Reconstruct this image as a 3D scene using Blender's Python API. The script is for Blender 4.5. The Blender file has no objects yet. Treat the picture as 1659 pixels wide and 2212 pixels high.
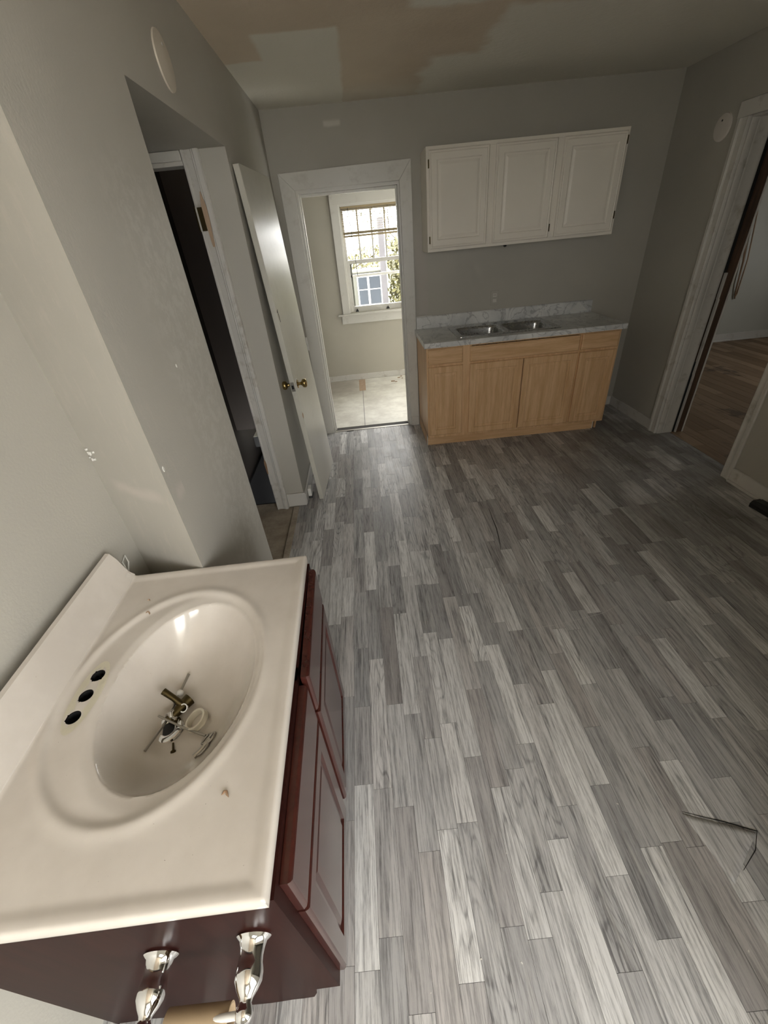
import bpy, bmesh, math, random
from mathutils import Vector, Matrix, noise
random.seed(7)
C = bpy.context.scene.collection
S = bpy.context.scene
PI = math.pi

# ---------------------------------------------------------------- camera
cam_d = bpy.data.cameras.new('camera'); cam = bpy.data.objects.new('camera', cam_d); C.objects.link(cam)
yaw, pitch, roll = math.radians(.332), math.radians(-33.837), math.radians(-5.797)
fw = Vector((math.sin(yaw)*math.cos(pitch), math.cos(yaw)*math.cos(pitch), math.sin(pitch)))
r0 = Vector((math.cos(yaw), -math.sin(yaw), 0)); u0 = r0.cross(fw)
r_ = r0*math.cos(roll)+u0*math.sin(roll); u_ = -r0*math.sin(roll)+u0*math.cos(roll)
M = Matrix((( r_.x, u_.x, -fw.x, .572), (r_.y, u_.y, -fw.y, -4.033), (r_.z, u_.z, -fw.z, 1.652), (0, 0, 0, 1)))
cam.matrix_world = M
cam_d.sensor_fit = 'VERTICAL'; cam_d.sensor_height = 24.0
cam_d.lens = 24.0*889.446/2212; cam_d.clip_start = .02; cam_d.clip_end = 200
S.camera = cam

# ---------------------------------------------------------------- world, light, exposure
w = bpy.data.worlds.new('overcast_sky'); S.world = w; w.use_nodes = True
bg = w.node_tree.nodes['Background']; bg.inputs[0].default_value = (1.0, .995, .975, 1); bg.inputs[1].default_value = 1.0
S.view_settings.view_transform = 'Standard'; S.view_settings.look = 'None'
S.view_settings.gamma = 1; S.view_settings.use_curve_mapping = False
S.view_settings.exposure = 3.85
def portal(name, cx, cy, cz, sx, sz, rot):      # daylight portals fill the window openings
    l = bpy.data.lights.new(name, 'AREA'); l.shape = 'RECTANGLE'; l.size = sx; l.size_y = sz
    l.cycles.is_portal = True
    o = bpy.data.objects.new(name, l); C.objects.link(o); o.location = (cx, cy, cz); o.rotation_euler = rot
portal('daylight_rear_window', .70, -5.72, 1.70, .90, .9, (PI/2, 0, 0))
portal('daylight_side_door', 1.49, -4.99, 1.25, 1.08, 2.1, (PI/2, 0, PI/2))
portal('daylight_back_window', .80, 1.98, 1.42, .74, 1.12, (-PI/2, 0, 0))
portal('daylight_side_window', 2.08, 1.0, 1.15, 1.3, 1.9, (PI/2, 0, PI/2))
portal('daylight_added_far_window', 7.08, -.2, 1.4, .6, .8, (PI/2, 0, PI/2))  # unseen window added to light the far room

# ---------------------------------------------------------------- node helpers
def mat(name):
    m = bpy.data.materials.new(name); m.use_nodes = True
    return m, m.node_tree, m.node_tree.nodes['Principled BSDF']
def N(t, typ, **kw):
    n = t.nodes.new(typ)
    for k, v in kw.items():
        if k.startswith('i_'):
            key = k[2:]; key = int(key) if key.isdigit() else key.replace('_', ' ')
            if hasattr(v, 'is_linked') or isinstance(v, bpy.types.NodeSocket): t.links.new(v, n.inputs[key])
            else: n.inputs[key].default_value = v
        else: setattr(n, k, v)
    return n
def mth(t, op, a, b=None, c=None, clamp=False):
    n = t.nodes.new('ShaderNodeMath'); n.operation = op; n.use_clamp = clamp
    for i, v in enumerate((a, b, c)):
        if v is None: continue
        if isinstance(v, bpy.types.NodeSocket): t.links.new(v, n.inputs[i])
        else: n.inputs[i].default_value = v
    return n.outputs[0]
def mixc(t, f, a, b):
    n = t.nodes.new('ShaderNodeMix'); n.data_type = 'RGBA'
    for s, v in ((0, f), (6, a), (7, b)):
        if isinstance(v, bpy.types.NodeSocket): t.links.new(v, n.inputs[s])
        else: n.inputs[s].default_value = v if s == 0 else (*v, 1)
    return n.outputs[2]
def ramp(t, f, lo, hi):
    n = t.nodes.new('ShaderNodeMapRange'); n.interpolation_type = 'SMOOTHSTEP'; t.links.new(f, n.inputs[0])
    n.inputs[1].default_value = lo; n.inputs[2].default_value = hi
    return n.outputs[0]
def pos(t): return t.nodes.new('ShaderNodeNewGeometry').outputs['Position']
def noise_n(t, vec, scale, detail=3, rough=.5, sc=None):
    if sc:
        mp = N(t, 'ShaderNodeMapping'); t.links.new(vec, mp.inputs[0]); mp.inputs['Scale'].default_value = sc; vec = mp.outputs[0]
    n = N(t, 'ShaderNodeTexNoise'); t.links.new(vec, n.inputs['Vector']); n.inputs['Scale'].default_value = scale
    n.inputs['Detail'].default_value = detail; n.inputs['Roughness'].default_value = rough
    return n.outputs['Fac']
def bump(t, b, h, strength=.2, dist=.002):
    n = N(t, 'ShaderNodeBump'); n.inputs['Strength'].default_value = strength; n.inputs['Distance'].default_value = dist
    t.links.new(h, n.inputs['Height']); t.links.new(n.outputs[0], b.inputs['Normal'])
def boxmask(t, P, x0, x1, y0, y1, soft=.02, wob=.03, ax=(0, 1)):
    sp = N(t, 'ShaderNodeSeparateXYZ'); nn = noise_n(t, P, 6, 2); off = mth(t, 'MULTIPLY', mth(t, 'SUBTRACT', nn, .5), wob*2)
    t.links.new(P, sp.inputs[0])
    a = mth(t, 'ADD', sp.outputs[ax[0]], off); b = mth(t, 'ADD', sp.outputs[ax[1]], off)
    f = None
    for v, lo, hi in ((a, x0, x1), (b, y0, y1)):
        g1 = ramp(t, v, lo-soft, lo+soft); g2 = mth(t, 'SUBTRACT', 1, ramp(t, v, hi-soft, hi+soft))
        g = mth(t, 'MULTIPLY', g1, g2); f = g if f is None else mth(t, 'MULTIPLY', f, g)
    return f
def paint(name, col, rough=.5, var=.06, bs=.25, bscale=180, spec=.5, dirt=0, coat=0, metal=0):
    m, t, b = mat(name); P = pos(t)
    n1 = noise_n(t, P, 2.2, 4); n2 = noise_n(t, P, bscale, 3)
    c2 = tuple(c*(1-var*2) for c in col)
    c = mixc(t, ramp(t, n1, .3, .7), c2, col)
    if dirt:
        d = noise_n(t, P, 9, 5, .7); c = mixc(t, mth(t, 'MULTIPLY', ramp(t, d, .52, .72), dirt), c, (.22, .18, .12))
    t.links.new(c, b.inputs['Base Color']); b.inputs['Roughness'].default_value = rough
    b.inputs['Specular IOR Level'].default_value = spec; b.inputs['Coat Weight'].default_value = coat; b.inputs['Metallic'].default_value = metal
    b.inputs['Coat Roughness'].default_value = .12
    if bs: bump(t, b, n2, bs, .001)
    return m
def wood(name, c1, c2, sc=(14, 14, 1.2), rough=.45, coat=0, bs=.15):
    m, t, b = mat(name); P = pos(t)
    n = noise_n(t, P, 1.6, 5, .6, sc); n2 = noise_n(t, P, 9, 4, .7, sc)
    f = mth(t, 'ADD', mth(t, 'MULTIPLY', n, .65), mth(t, 'MULTIPLY', n2, .35))
    t.links.new(mixc(t, ramp(t, f, .35, .65), c1, c2), b.inputs['Base Color'])
    b.inputs['Roughness'].default_value = rough; b.inputs['Coat Weight'].default_value = coat; b.inputs['Coat Roughness'].default_value = .15
    if bs: bump(t, b, n2, bs, .001)
    return m

WALLC = (.455, .435, .385)
def wall_mat(name, col=WALLC, kind=''):
    m, t, b = mat(name); P = pos(t)
    n1 = noise_n(t, P, 1.7, 4); n2 = noise_n(t, P, 130, 3, .6)
    c = mixc(t, ramp(t, n1, .3, .7), tuple(x*.93 for x in col), col)
    if kind == 'left':                                   # scuffed, unevenly rolled repaint
        sp = N(t, 'ShaderNodeSeparateXYZ'); t.links.new(P, sp.inputs[0])
        e = boxmask(t, P, -2.75, -2.40, .55, 1.85, .09, .06, (1, 2)); g = noise_n(t, P, 24, 4, .75)
        c = mixc(t, mth(t, 'MULTIPLY', mth(t, 'MULTIPLY', e, ramp(t, g, .42, .62)), .30), c, (.62, .60, .55))
        g3 = boxmask(t, P, -3.02, -2.86, 1.13, 1.20, .02, .03, (1, 2))
    if kind == 'back':
        e = boxmask(t, P, 1.07, 1.17, .95, 1.62, .02, .05, (0, 2))
        c = mixc(t, mth(t, 'MULTIPLY', e, .35), c, (.50, .45, .42))
        e = boxmask(t, P, .44, .56, 2.33, 2.36, .01, .02, (0, 2)); c = mixc(t, mth(t, 'MULTIPLY', e, .6), c, (.7, .68, .62))
    if kind == 'strip':
        g = noise_n(t, P, 40, 4, .8, (1, 1, .25)); c = mixc(t, mth(t, 'MULTIPLY', ramp(t, g, .5, .68), .22), c, (.55, .50, .44))
        e = boxmask(t, P, -3.0, -2.90, 1.075, 1.105, .015, .02, (1, 2)); c = mixc(t, mth(t, 'MULTIPLY', e, .35), c, (.66, .58, .53))
    t.links.new(c, b.inputs['Base Color']); b.inputs['Roughness'].default_value = .48; b.inputs['Specular IOR Level'].default_value = .35
    bump(t, b, n2, .35, .0015)
    return m
MW = wall_mat('painted_drywall'); MWL = wall_mat('painted_drywall_scuffed', kind='left'); MWB = wall_mat('painted_drywall_patched', kind='back'); MWS = wall_mat('painted_drywall_strip', kind='strip')
MWR = wall_mat('painted_wall_back_room', (.48, .455, .39)); MWF = wall_mat('painted_wall_far_room', (.50, .50, .45))
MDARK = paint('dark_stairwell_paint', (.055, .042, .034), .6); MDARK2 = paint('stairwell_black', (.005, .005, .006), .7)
MTRIM = paint('white_trim_paint', (.66, .645, .60), .32, .03, .15, 60, dirt=.18)
MTRIM2 = paint('worn_white_trim', (.64, .62, .58), .35, .04, .3, 50, dirt=.45)
MDOOR = paint('gloss_door_paint', (.60, .585, .515), .28, .05, .6, 22, dirt=.12)
MCABW = paint('white_cabinet_paint', (.84, .79, .70), .42, .03, .2, 120)
MPLASTIC = paint('white_plastic', (.75, .74, .70), .35, .02, 0)
MBLACK = paint('black_plastic', (.012, .012, .012), .4, 0, 0)
MGREYB = paint('grey_rubber', (.05, .05, .05), .6, 0, 0)
MOAK = wood('honey_birch_wood', (.58, .35, .175), (.76, .51, .29), (16, 16, 1.0), .42)
MOAKH = wood('honey_birch_wood_flat', (.58, .35, .175), (.76, .51, .29), (1.2, 16, 16), .42)
MRAW = wood('bare_wood', (.22, .13, .07), (.38, .25, .16), (20, 20, 2), .7)
MRAWL = wood('bare_wood_light', (.40, .28, .19), (.50, .37, .26), (20, 20, 2), .7)
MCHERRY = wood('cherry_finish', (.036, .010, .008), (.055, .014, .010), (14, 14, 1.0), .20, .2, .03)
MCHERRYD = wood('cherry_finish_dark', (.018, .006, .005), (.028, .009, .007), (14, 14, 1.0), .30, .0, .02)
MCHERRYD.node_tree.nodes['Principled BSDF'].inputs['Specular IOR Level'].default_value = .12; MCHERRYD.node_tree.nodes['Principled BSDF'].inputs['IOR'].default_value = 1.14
MCHIP = wood('raw_particle_board', (.30, .22, .12), (.42, .33, .20), (60, 60, 60), .8)
MCORE = paint('cardboard', (.42, .31, .19), .8, .05, .1)
MSUB = wood('worn_subfloor', (.33, .275, .21), (.47, .41, .33), (5, 5, 5), .7)
def metal(name, col, rough):
    m, t, b = mat(name); b.inputs['Base Color'].default_value = (*col, 1); b.inputs['Metallic'].default_value = 1
    P = pos(t); n = noise_n(t, P, 60, 3); t.links.new(mth(t, 'ADD', mth(t, 'MULTIPLY', n, .08), rough), b.inputs['Roughness'])
    return m
MCHROME = metal('chrome', (.82, .82, .82), .02); MSTEEL = metal('brushed_steel', (.42, .42, .41), .24); MBRASS = metal('aged_brass', (.42, .31, .13), .22)
MBRASSD = metal('dark_tarnished_brass', (.085, .065, .03), .35); MZINC = metal('dull_zinc', (.40, .38, .34), .4)
def mk_marble():
    m, t, b = mat('grey_veined_marble_laminate'); P = pos(t)
    n = noise_n(t, P, 3.5, 6, .6); wv = N(t, 'ShaderNodeTexNoise'); t.links.new(P, wv.inputs['Vector']); wv.inputs['Scale'].default_value = 5.5; wv.inputs['Distortion'].default_value = 1.6; wv.inputs['Detail'].default_value = 5
    v = mth(t, 'ABSOLUTE', mth(t, 'SUBTRACT', wv.outputs['Fac'], .5)); vein = mth(t, 'SUBTRACT', 1, ramp(t, v, 0, .035))
    c = mixc(t, ramp(t, n, .35, .65), (.52, .53, .53), (.74, .74, .72)); c = mixc(t, mth(t, 'MULTIPLY', vein, .55), c, (.23, .23, .24))
    t.links.new(c, b.inputs['Base Color']); b.inputs['Roughness'].default_value = .3
    return m
MMARB = mk_marble()
def mk_cultured():
    m, t, b = mat('cream_cultured_marble'); P = pos(t); n = noise_n(t, P, 5, 5, .6)
    c = mixc(t, ramp(t, n, .35, .7), (.56, .515, .46), (.625, .58, .525))
    d = noise_n(t, P, 260, 2); c = mixc(t, mth(t, 'MULTIPLY', ramp(t, d, .76, .80), .6), c, (.12, .09, .06))
    t.links.new(c, b.inputs['Base Color']); b.inputs['Roughness'].default_value = .17; b.inputs['Coat Weight'].default_value = .4; b.inputs['Coat Roughness'].default_value = .08
    return m
MCULT = mk_cultured()
MCALC = paint('stained_faucet_deck', (.60, .56, .44), .5, .08, .2, dirt=.4)
def mk_ceiling():
    m, t, b = mat('patched_ceiling_paint'); P = pos(t)
    n = noise_n(t, P, 1.3, 4); br = mixc(t, ramp(t, n, .35, .65), (.60, .50, .385), (.68, .58, .455)); li = (.76, .73, .64)
    f1 = boxmask(t, P, .20, .60, -1.25, -.02, .015, .02); f2 = boxmask(t, P, -.2, .60, -.92, .5, .015, .02)
    f3 = boxmask(t, P, 1.38, 4, -1.30, .5, .04, .08); f4 = boxmask(t, P, 1.10, 4, -.72, .5, .05, .08); f5 = boxmask(t, P, .92, 9, -6, -1.36, .03, .05); f6 = boxmask(t, P, -1, 9, -.30, .5, .2, .1)
    f = f1
    for g in (f2, f3, f4, f5, mth(t, 'MULTIPLY', f6, .5)): f = mth(t, 'MAXIMUM', f, g)
    c = mixc(t, f, br, li); t.links.new(c, b.inputs['Base Color']); b.inputs['Roughness'].default_value = .75
    n2 = noise_n(t, P, 30, 5, .7); bump(t, b, n2, .45, .006)
    return m
MCEIL = mk_ceiling()
def mk_vinyl(name='grey_wood_print_vinyl'):
    m, t, b = mat(name); P = pos(t)
    at = N(t, 'ShaderNodeAttribute', attribute_name='pid'); sp = N(t, 'ShaderNodeSeparateXYZ'); t.links.new(at.outputs['Vector'], sp.inputs[0])
    off = N(t, 'ShaderNodeVectorMath', operation='MULTIPLY_ADD'); t.links.new(at.outputs['Vector'], off.inputs[0]); off.inputs[1].default_value = (37, 91, 13); t.links.new(P, off.inputs[2]); V = off.outputs[0]
    # fine straight grain
    g1 = noise_n(t, V, 1, 6, .75, (150, 7, 1)); g2 = noise_n(t, V, 1, 4, .6, (30, 2.0, 1))
    # cathedral rings: contour lines of a smooth stretched field
    f = noise_n(t, V, 1, 1.5, .4, (14, 2.2, 1)); rg = mth(t, 'FRACT', mth(t, 'MULTIPLY', f, 12)); rg = mth(t, 'ABSOLUTE', mth(t, 'SUBTRACT', rg, .5))
    ring = mth(t, 'SUBTRACT', 1, ramp(t, rg, 0, .22)); ringm = ramp(t, sp.outputs[1], .45, .85)
    tone = sp.outputs[0]
    base = mixc(t, tone, (.37, .365, .365), (.80, .795, .78))
    pink = mixc(t, mth(t, 'MULTIPLY', ramp(t, sp.outputs[2], .55, 1), .5), base, (.30, .262, .25))
    dk = mth(t, 'ADD', mth(t, 'MULTIPLY', ramp(t, g1, .43, .63), .58), mth(t, 'MULTIPLY', ramp(t, g2, .45, .70), .45))
    dk = mth(t, 'ADD', dk, mth(t, 'MULTIPLY', mth(t, 'MULTIPLY', ring, ringm), .36), clamp=True)
    c = mixc(t, mth(t, 'MULTIPLY', dk, .85), pink, (.085, .082, .085))
    hl = ramp(t, noise_n(t, V, 1, 4, .6, (70, 3, 1)), .58, .75); c = mixc(t, mth(t, 'MULTIPLY', hl, .35), c, (.60, .58, .54))
    # dust, then a patchy darker brown towards the far right
    d = noise_n(t, P, 7, 6, .75); c = mixc(t, mth(t, 'MULTIPLY', ramp(t, d, .50, .78), .25), c, (.52, .50, .46))
    d2 = noise_n(t, P, 1.6, 4, .6); sx = N(t, 'ShaderNodeSeparateXYZ'); t.links.new(P, sx.inputs[0])
    dm = mth(t, 'MULTIPLY', ramp(t, d2, .25, .6), mth(t, 'MULTIPLY', ramp(t, sx.outputs[0], 1.3, 2.6), ramp(t, sx.outputs[1], -3.4, -1.8)))
    c = mixc(t, mth(t, 'MULTIPLY', dm, .6), c, (.10, .085, .062))
    t.links.new(c, b.inputs['Base Color'])
    rr = noise_n(t, P, 11, 5, .7); t.links.new(mth(t, 'ADD', mth(t, 'MULTIPLY', rr, .30), .25), b.inputs['Roughness']); b.inputs['Specular IOR Level'].default_value = .45
    bump(t, b, g1, .12, .0008)
    return m
MVIN = mk_vinyl()
def mk_glass():
    m, t, b = mat('window_glass'); b.inputs['Transmission Weight'].default_value = 0; b.inputs['Base Color'].default_value = (1, 1, 1, 1)
    tr = N(t, 'ShaderNodeBsdfTransparent'); gl = N(t, 'ShaderNodeBsdfGlossy'); gl.inputs['Roughness'].default_value = .02
    fr = N(t, 'ShaderNodeFresnel'); fr.inputs[0].default_value = 1.3; mx = N(t, 'ShaderNodeMixShader')
    t.links.new(fr.outputs[0], mx.inputs[0]); t.links.new(tr.outputs[0], mx.inputs[1]); t.links.new(gl.outputs[0], mx.inputs[2])
    t.links.new(mx.outputs[0], t.nodes['Material Output'].inputs[0]); return m
MGLASS = mk_glass()
MBLIND = paint('cream_vinyl_blind', (.40, .32, .19), .5, .02, 0)
def mk_tile():
    m, t, b = mat('dusty_pale_tile'); P = pos(t); n = noise_n(t, P, 4, 5, .7); g = noise_n(t, P, 1, 5, .7, (3, 22, 1))
    at = N(t, 'ShaderNodeAttribute', attribute_name='pid'); sp = N(t, 'ShaderNodeSeparateXYZ'); t.links.new(at.outputs['Vector'], sp.inputs[0])
    c = mixc(t, ramp(t, n, .3, .7), (.60, .57, .50), (.80, .78, .70)); c = mixc(t, mth(t, 'MULTIPLY', ramp(t, g, .5, .72), .35), c, (.38, .34, .27))
    e = boxmask(t, P, -.5, .46, 1.15, 1.9, .22, .15); c = mixc(t, mth(t, 'MULTIPLY', e, .65), c, (.24, .20, .16))
    t.links.new(c, b.inputs['Base Color']); b.inputs['Roughness'].default_value = .5; return m
MTILE = mk_tile()
MBOARD = None
def mk_boards():
    m, t, b = mat('bare_brown_floorboard'); P = pos(t)
    at = N(t, 'ShaderNodeAttribute', attribute_name='pid'); sp = N(t, 'ShaderNodeSeparateXYZ'); t.links.new(at.outputs['Vector'], sp.inputs[0])
    g = noise_n(t, P, 1, 5, .7, (40, 3, 1)); c = mixc(t, sp.outputs[0], (.17, .105, .055), (.36, .25, .16)); c = mixc(t, mth(t, 'MULTIPLY', ramp(t, g, .45, .7), .5), c, (.10, .06, .035))
    e = ramp(t, noise_n(t, P, 2.2, 4, .6), .58, .66); c = mixc(t, mth(t, 'MULTIPLY', e, .7), c, (.05, .028, .018))
    t.links.new(c, b.inputs['Base Color']); b.inputs['Roughness'].default_value = .55; return m
MBOARD = mk_boards()
MLEAF = paint('yellow_green_leaves', (.095, .088, .022), .6, .2, 0); MLEAF2 = paint('pale_green_leaves', (.16, .16, .09), .6, .2, 0)
MSTUD = wood('dark_raw_stud', (.06, .035, .022), (.11, .065, .04), (20, 20, 2), .8)
MBARK = paint('grey_bark', (.16, .14, .12), .8, .1, .3, 30)
MGRASS = paint('dry_lawn', (.10, .10, .045), .9, .2, 0); MSIDE = paint('weathered_siding', (.085, .085, .07), .6, .03, 0); MPANE = paint('bluish_window_pane', (.022, .030, .042), .25, .1, 0)
MPOST = paint('grey_post_wood', (.085, .08, .085), .8, .1, .2, 40); MROOF = paint('grey_shingle', (.16, .16, .16), .9, .1, .3, 60)

# ---------------------------------------------------------------- mesh helpers
def tag(o, label=None, cat=None, group=None, kind=None):
    for k, v in (('label', label), ('category', cat), ('group', group), ('kind', kind)):
        if v: o[k] = v
    return o
def link(name, verts, faces, m, parent=None, smooth=False, angle=35, bevel=0, segs=2):
    me = bpy.data.meshes.new(name); me.from_pydata([tuple(v) for v in verts], [], faces); me.update()
    bm = bmesh.new(); bm.from_mesh(me); bmesh.ops.recalc_face_normals(bm, faces=bm.faces); bm.to_mesh(me); bm.free()
    ms = m if isinstance(m, (list, tuple)) else [m]
    for x in ms: me.materials.append(x)
    o = bpy.data.objects.new(name, me); C.objects.link(o)
    if smooth or bevel:
        me.shade_smooth(); me.set_sharp_from_angle(angle=math.radians(angle))
    if bevel:
        b = o.modifiers.new('bevel', 'BEVEL'); b.width = bevel; b.segments = segs; b.limit_method = 'ANGLE'; b.angle_limit = math.radians(40)
    if parent: o.parent = parent
    return o
def empty(name, loc, label=None, cat=None, group=None, rz=0, kind=None, rot=None):
    o = bpy.data.objects.new(name, None); C.objects.link(o); o.location = loc; o.rotation_euler = rot or (0, 0, rz); o.empty_display_size = .05
    return tag(o, label, cat, group, kind)
def bx(x0, x1, y0, y1, z0, z1):
    v = [(x, y, z) for x in (x0, x1) for y in (y0, y1) for z in (z0, z1)]
    f = [(0, 1, 3, 2), (4, 6, 7, 5), (0, 4, 5, 1), (2, 3, 7, 6), (0, 2, 6, 4), (1, 5, 7, 3)]
    return v, f
def join(parts):
    V, F = [], []
    for v, f in parts:
        n = len(V); V += list(v); F += [tuple(i+n for i in q) for q in f]
    return V, F
def box(name, m, parent, *a, bevel=0): return link(name, *bx(*a), m, parent, bevel=bevel)
def boxes(name, m, parent, L, bevel=0): return link(name, *join([bx(*a) for a in L]), m, parent, bevel=bevel)
def lathe(prof, n=24, axis='Z', cap=True):      # prof: [(r, h)]
    V, F = [], []
    for r, h in prof:
        for k in range(n):
            a = 2*PI*k/n; p = (r*math.cos(a), r*math.sin(a), h)
            V.append({'Z': p, 'Y': (p[0], -p[2], p[1]), 'X': (p[2], p[0], p[1])}[axis])
    for i in range(len(prof)-1):
        for k in range(n): F.append((i*n+k, i*n+(k+1) % n, (i+1)*n+(k+1) % n, (i+1)*n+k))
    if cap: F.append(tuple(range(n))); F.append(tuple((len(prof)-1)*n+k for k in range(n)))
    return V, F
def tube(path, r, n=8):
    P = [Vector(p) for p in path]; V, F = [], []; rr = r if isinstance(r, (list, tuple)) else [r]*len(P)
    up = Vector((0, 0, 1))
    for i, p in enumerate(P):
        d = (P[min(i+1, len(P)-1)]-P[max(i-1, 0)]).normalized(); a = d.cross(up)
        if a.length < .05: a = d.cross(Vector((0, 1, 0)))
        a.normalize(); b = d.cross(a)
        for k in range(n):
            t = 2*PI*k/n; V.append(p+(a*math.cos(t)+b*math.sin(t))*rr[i])
    for i in range(len(P)-1):
        for k in range(n): F.append((i*n+k, i*n+(k+1) % n, (i+1)*n+(k+1) % n, (i+1)*n+k))
    F.append(tuple(range(n))); F.append(tuple((len(P)-1)*n+k for k in range(n)))
    return V, F
def prism(poly, a0, a1, axis='Z'):                # polygon in the plane across `axis`
    n = len(poly); V = []
    for h in (a0, a1):
        for p, q in poly: V.append({'Z': (p, q, h), 'Y': (p, h, q), 'X': (h, p, q)}[axis])
    F = [tuple(range(n)), tuple(range(n, 2*n))]+[(i, (i+1) % n, n+(i+1) % n, n+i) for i in range(n)]
    return V, F
def tf(vf, mtx): return [mtx @ Vector(v) for v in vf[0]], vf[1]
def rectloft(x0, x1, z0, z1, loops, y=0, sgn=-1, axis='Y'):   # loops: (inset, height out of plane)
    V, F = [], []
    for ins, h in loops:
        for (x, z) in ((x0+ins, z0+ins), (x1-ins, z0+ins), (x1-ins, z1-ins), (x0+ins, z1-ins)):
            V.append((x, y+sgn*h, z) if axis == 'Y' else (y+sgn*h, x, z))
    for i in range(len(loops)-1):
        for k in range(4): F.append((i*4+k, i*4+(k+1) % 4, (i+1)*4+(k+1) % 4, (i+1)*4+k))
    F.append((0, 1, 2, 3)); n = (len(loops)-1)*4; F.append((n, n+1, n+2, n+3))
    return V, F
def plate(name, m, axis, a0, a1, u0, u1, z0, z1, holes=(), parent=None, kind='structure'):
    # slab of wall a0..a1 thick along `axis`, u along the other horizontal axis, with rectangular holes (u0,u1,z0,z1)
    us = sorted({u0, u1, *[h[0] for h in holes], *[h[1] for h in holes]}); us = [u for u in us if u0 <= u <= u1]
    L = []
    for i in range(len(us)-1):
        a, b = us[i], us[i+1]; mid = (a+b)/2; segs = [(z0, z1)]
        for h in holes:
            if h[0] < mid < h[1]:
                ns = []
                for s0, s1 in segs:
                    if h[2] > s0: ns.append((s0, min(s1, h[2])))
                    if h[3] < s1: ns.append((max(s0, h[3]), s1))
                segs = [s for s in ns if s[1] > s[0]+1e-6]
        for s0, s1 in segs: L.append((a0, a1, a, b, s0, s1) if axis == 'X' else (a, b, a0, a1, s0, s1))
    o = boxes(name, m, parent, L)
    if kind: tag(o, kind=kind)
    return o

H = 2.45
# ================================================================ STRUCTURE
# kitchen shell (behind the camera it narrows to a passage ending in a glazed door)
floor = boxes('floor', paint('floor_underlay', (.06, .055, .05), .8), None, [(-.046, 3.29, -5.75, .11, -.12, -.0015), (-.46, -.046, -5.75, -2.52, -.12, -.0015)]); tag(floor, kind='structure')
box('ceiling', MCEIL, None, -1.3, 3.35, -5.75, .12, H, H+.1)['kind'] = 'structure'
plate('wall_back', MWB, 'Y', 0, .11, -.1, 3.3, -.02, H, [(.165, .97, -.02, 1.99)])
plate('wall_right', MW, 'X', 3.05, 3.17, -4.17, 0, -.02, H, [(-1.555, -.775, -.02, 2.07)])
plate('wall_right_rear', MW, 'Y', -4.17, -4.09, 1.59, 3.17, -.02, H)
plate('wall_passage', MW, 'X', 1.47, 1.59, -5.7, -4.09, -.02, H, [(-5.53, -4.45, .20, 2.3)])
plate('wall_rear', MW, 'Y', -5.82, -5.7, -.6, 1.6, -.02, H, [(.25, 1.15, 1.25, 2.15)])
# left side: alcove between y -2.405 and -1.35, plumb wall beyond, splayed piece to the recessed wall behind the vanity
plate('wall_left', MWL, 'X', -.12, 0, -2.95, 0.0, -.02, H, [(-2.405, -1.35, -.02, 2.07)])
v, f = prism([(0, -3.03), (-.285, -2.865), (-.285, -2.75), (-.12, -2.75), (-.12, -2.95), (0, -2.95)], -.02, H)
tag(link('wall_left_splay', v, f, MWS), kind='structure')
v, f = prism([(-.280, -2.75), (-.330, -5.72), (-.45, -5.72), (-.40, -2.75)], -.02, H)
tag(link('wall_left_rear', v, f, MWL), kind='structure')
plate('wall_alcove', MW, 'Y', -1.35, -1.25, -.86, -.12, -.02, 2.075, [(-.84, -.20, -.02, 2.025)])
plate('wall_alcove_side', MW, 'X', -.96, -.86, -2.5, -1.25, -.02, 2.2)
plate('wall_alcove_near', MW, 'Y', -2.52, -2.405, -.96, -.12, -.02, 2.075)
tag(box('ceiling_alcove', MW, None, -.86, -.12, -2.405, -1.25, 2.07, 2.17), kind='structure')
# stairwell behind the alcove door
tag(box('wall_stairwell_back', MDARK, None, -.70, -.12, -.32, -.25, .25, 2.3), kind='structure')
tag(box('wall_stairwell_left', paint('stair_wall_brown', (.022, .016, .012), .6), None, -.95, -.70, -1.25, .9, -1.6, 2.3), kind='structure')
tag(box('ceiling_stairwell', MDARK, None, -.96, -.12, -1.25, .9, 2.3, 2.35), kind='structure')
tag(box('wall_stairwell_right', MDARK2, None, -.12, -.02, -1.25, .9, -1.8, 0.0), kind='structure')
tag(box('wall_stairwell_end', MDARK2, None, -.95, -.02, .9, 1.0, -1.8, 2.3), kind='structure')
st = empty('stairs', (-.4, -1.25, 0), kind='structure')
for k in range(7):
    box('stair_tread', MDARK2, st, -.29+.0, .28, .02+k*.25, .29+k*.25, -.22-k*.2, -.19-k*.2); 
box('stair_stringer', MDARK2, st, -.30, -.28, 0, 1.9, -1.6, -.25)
# alcove floor and edge board
tag(box('floor_alcove', MSUB, None, -.86, -.095, -2.405, -1.27, -.1, -.012), kind='structure')
tag(box('trim_1', MSUB, None, -.088, -.046, -2.405, -1.375, -.1, .004, bevel=.002), kind='structure')
tag(box('floor_alcove_gap', MBLACK, None, -.10, -.03, -2.405, -1.27, -.1, -.02), kind='structure')

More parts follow.
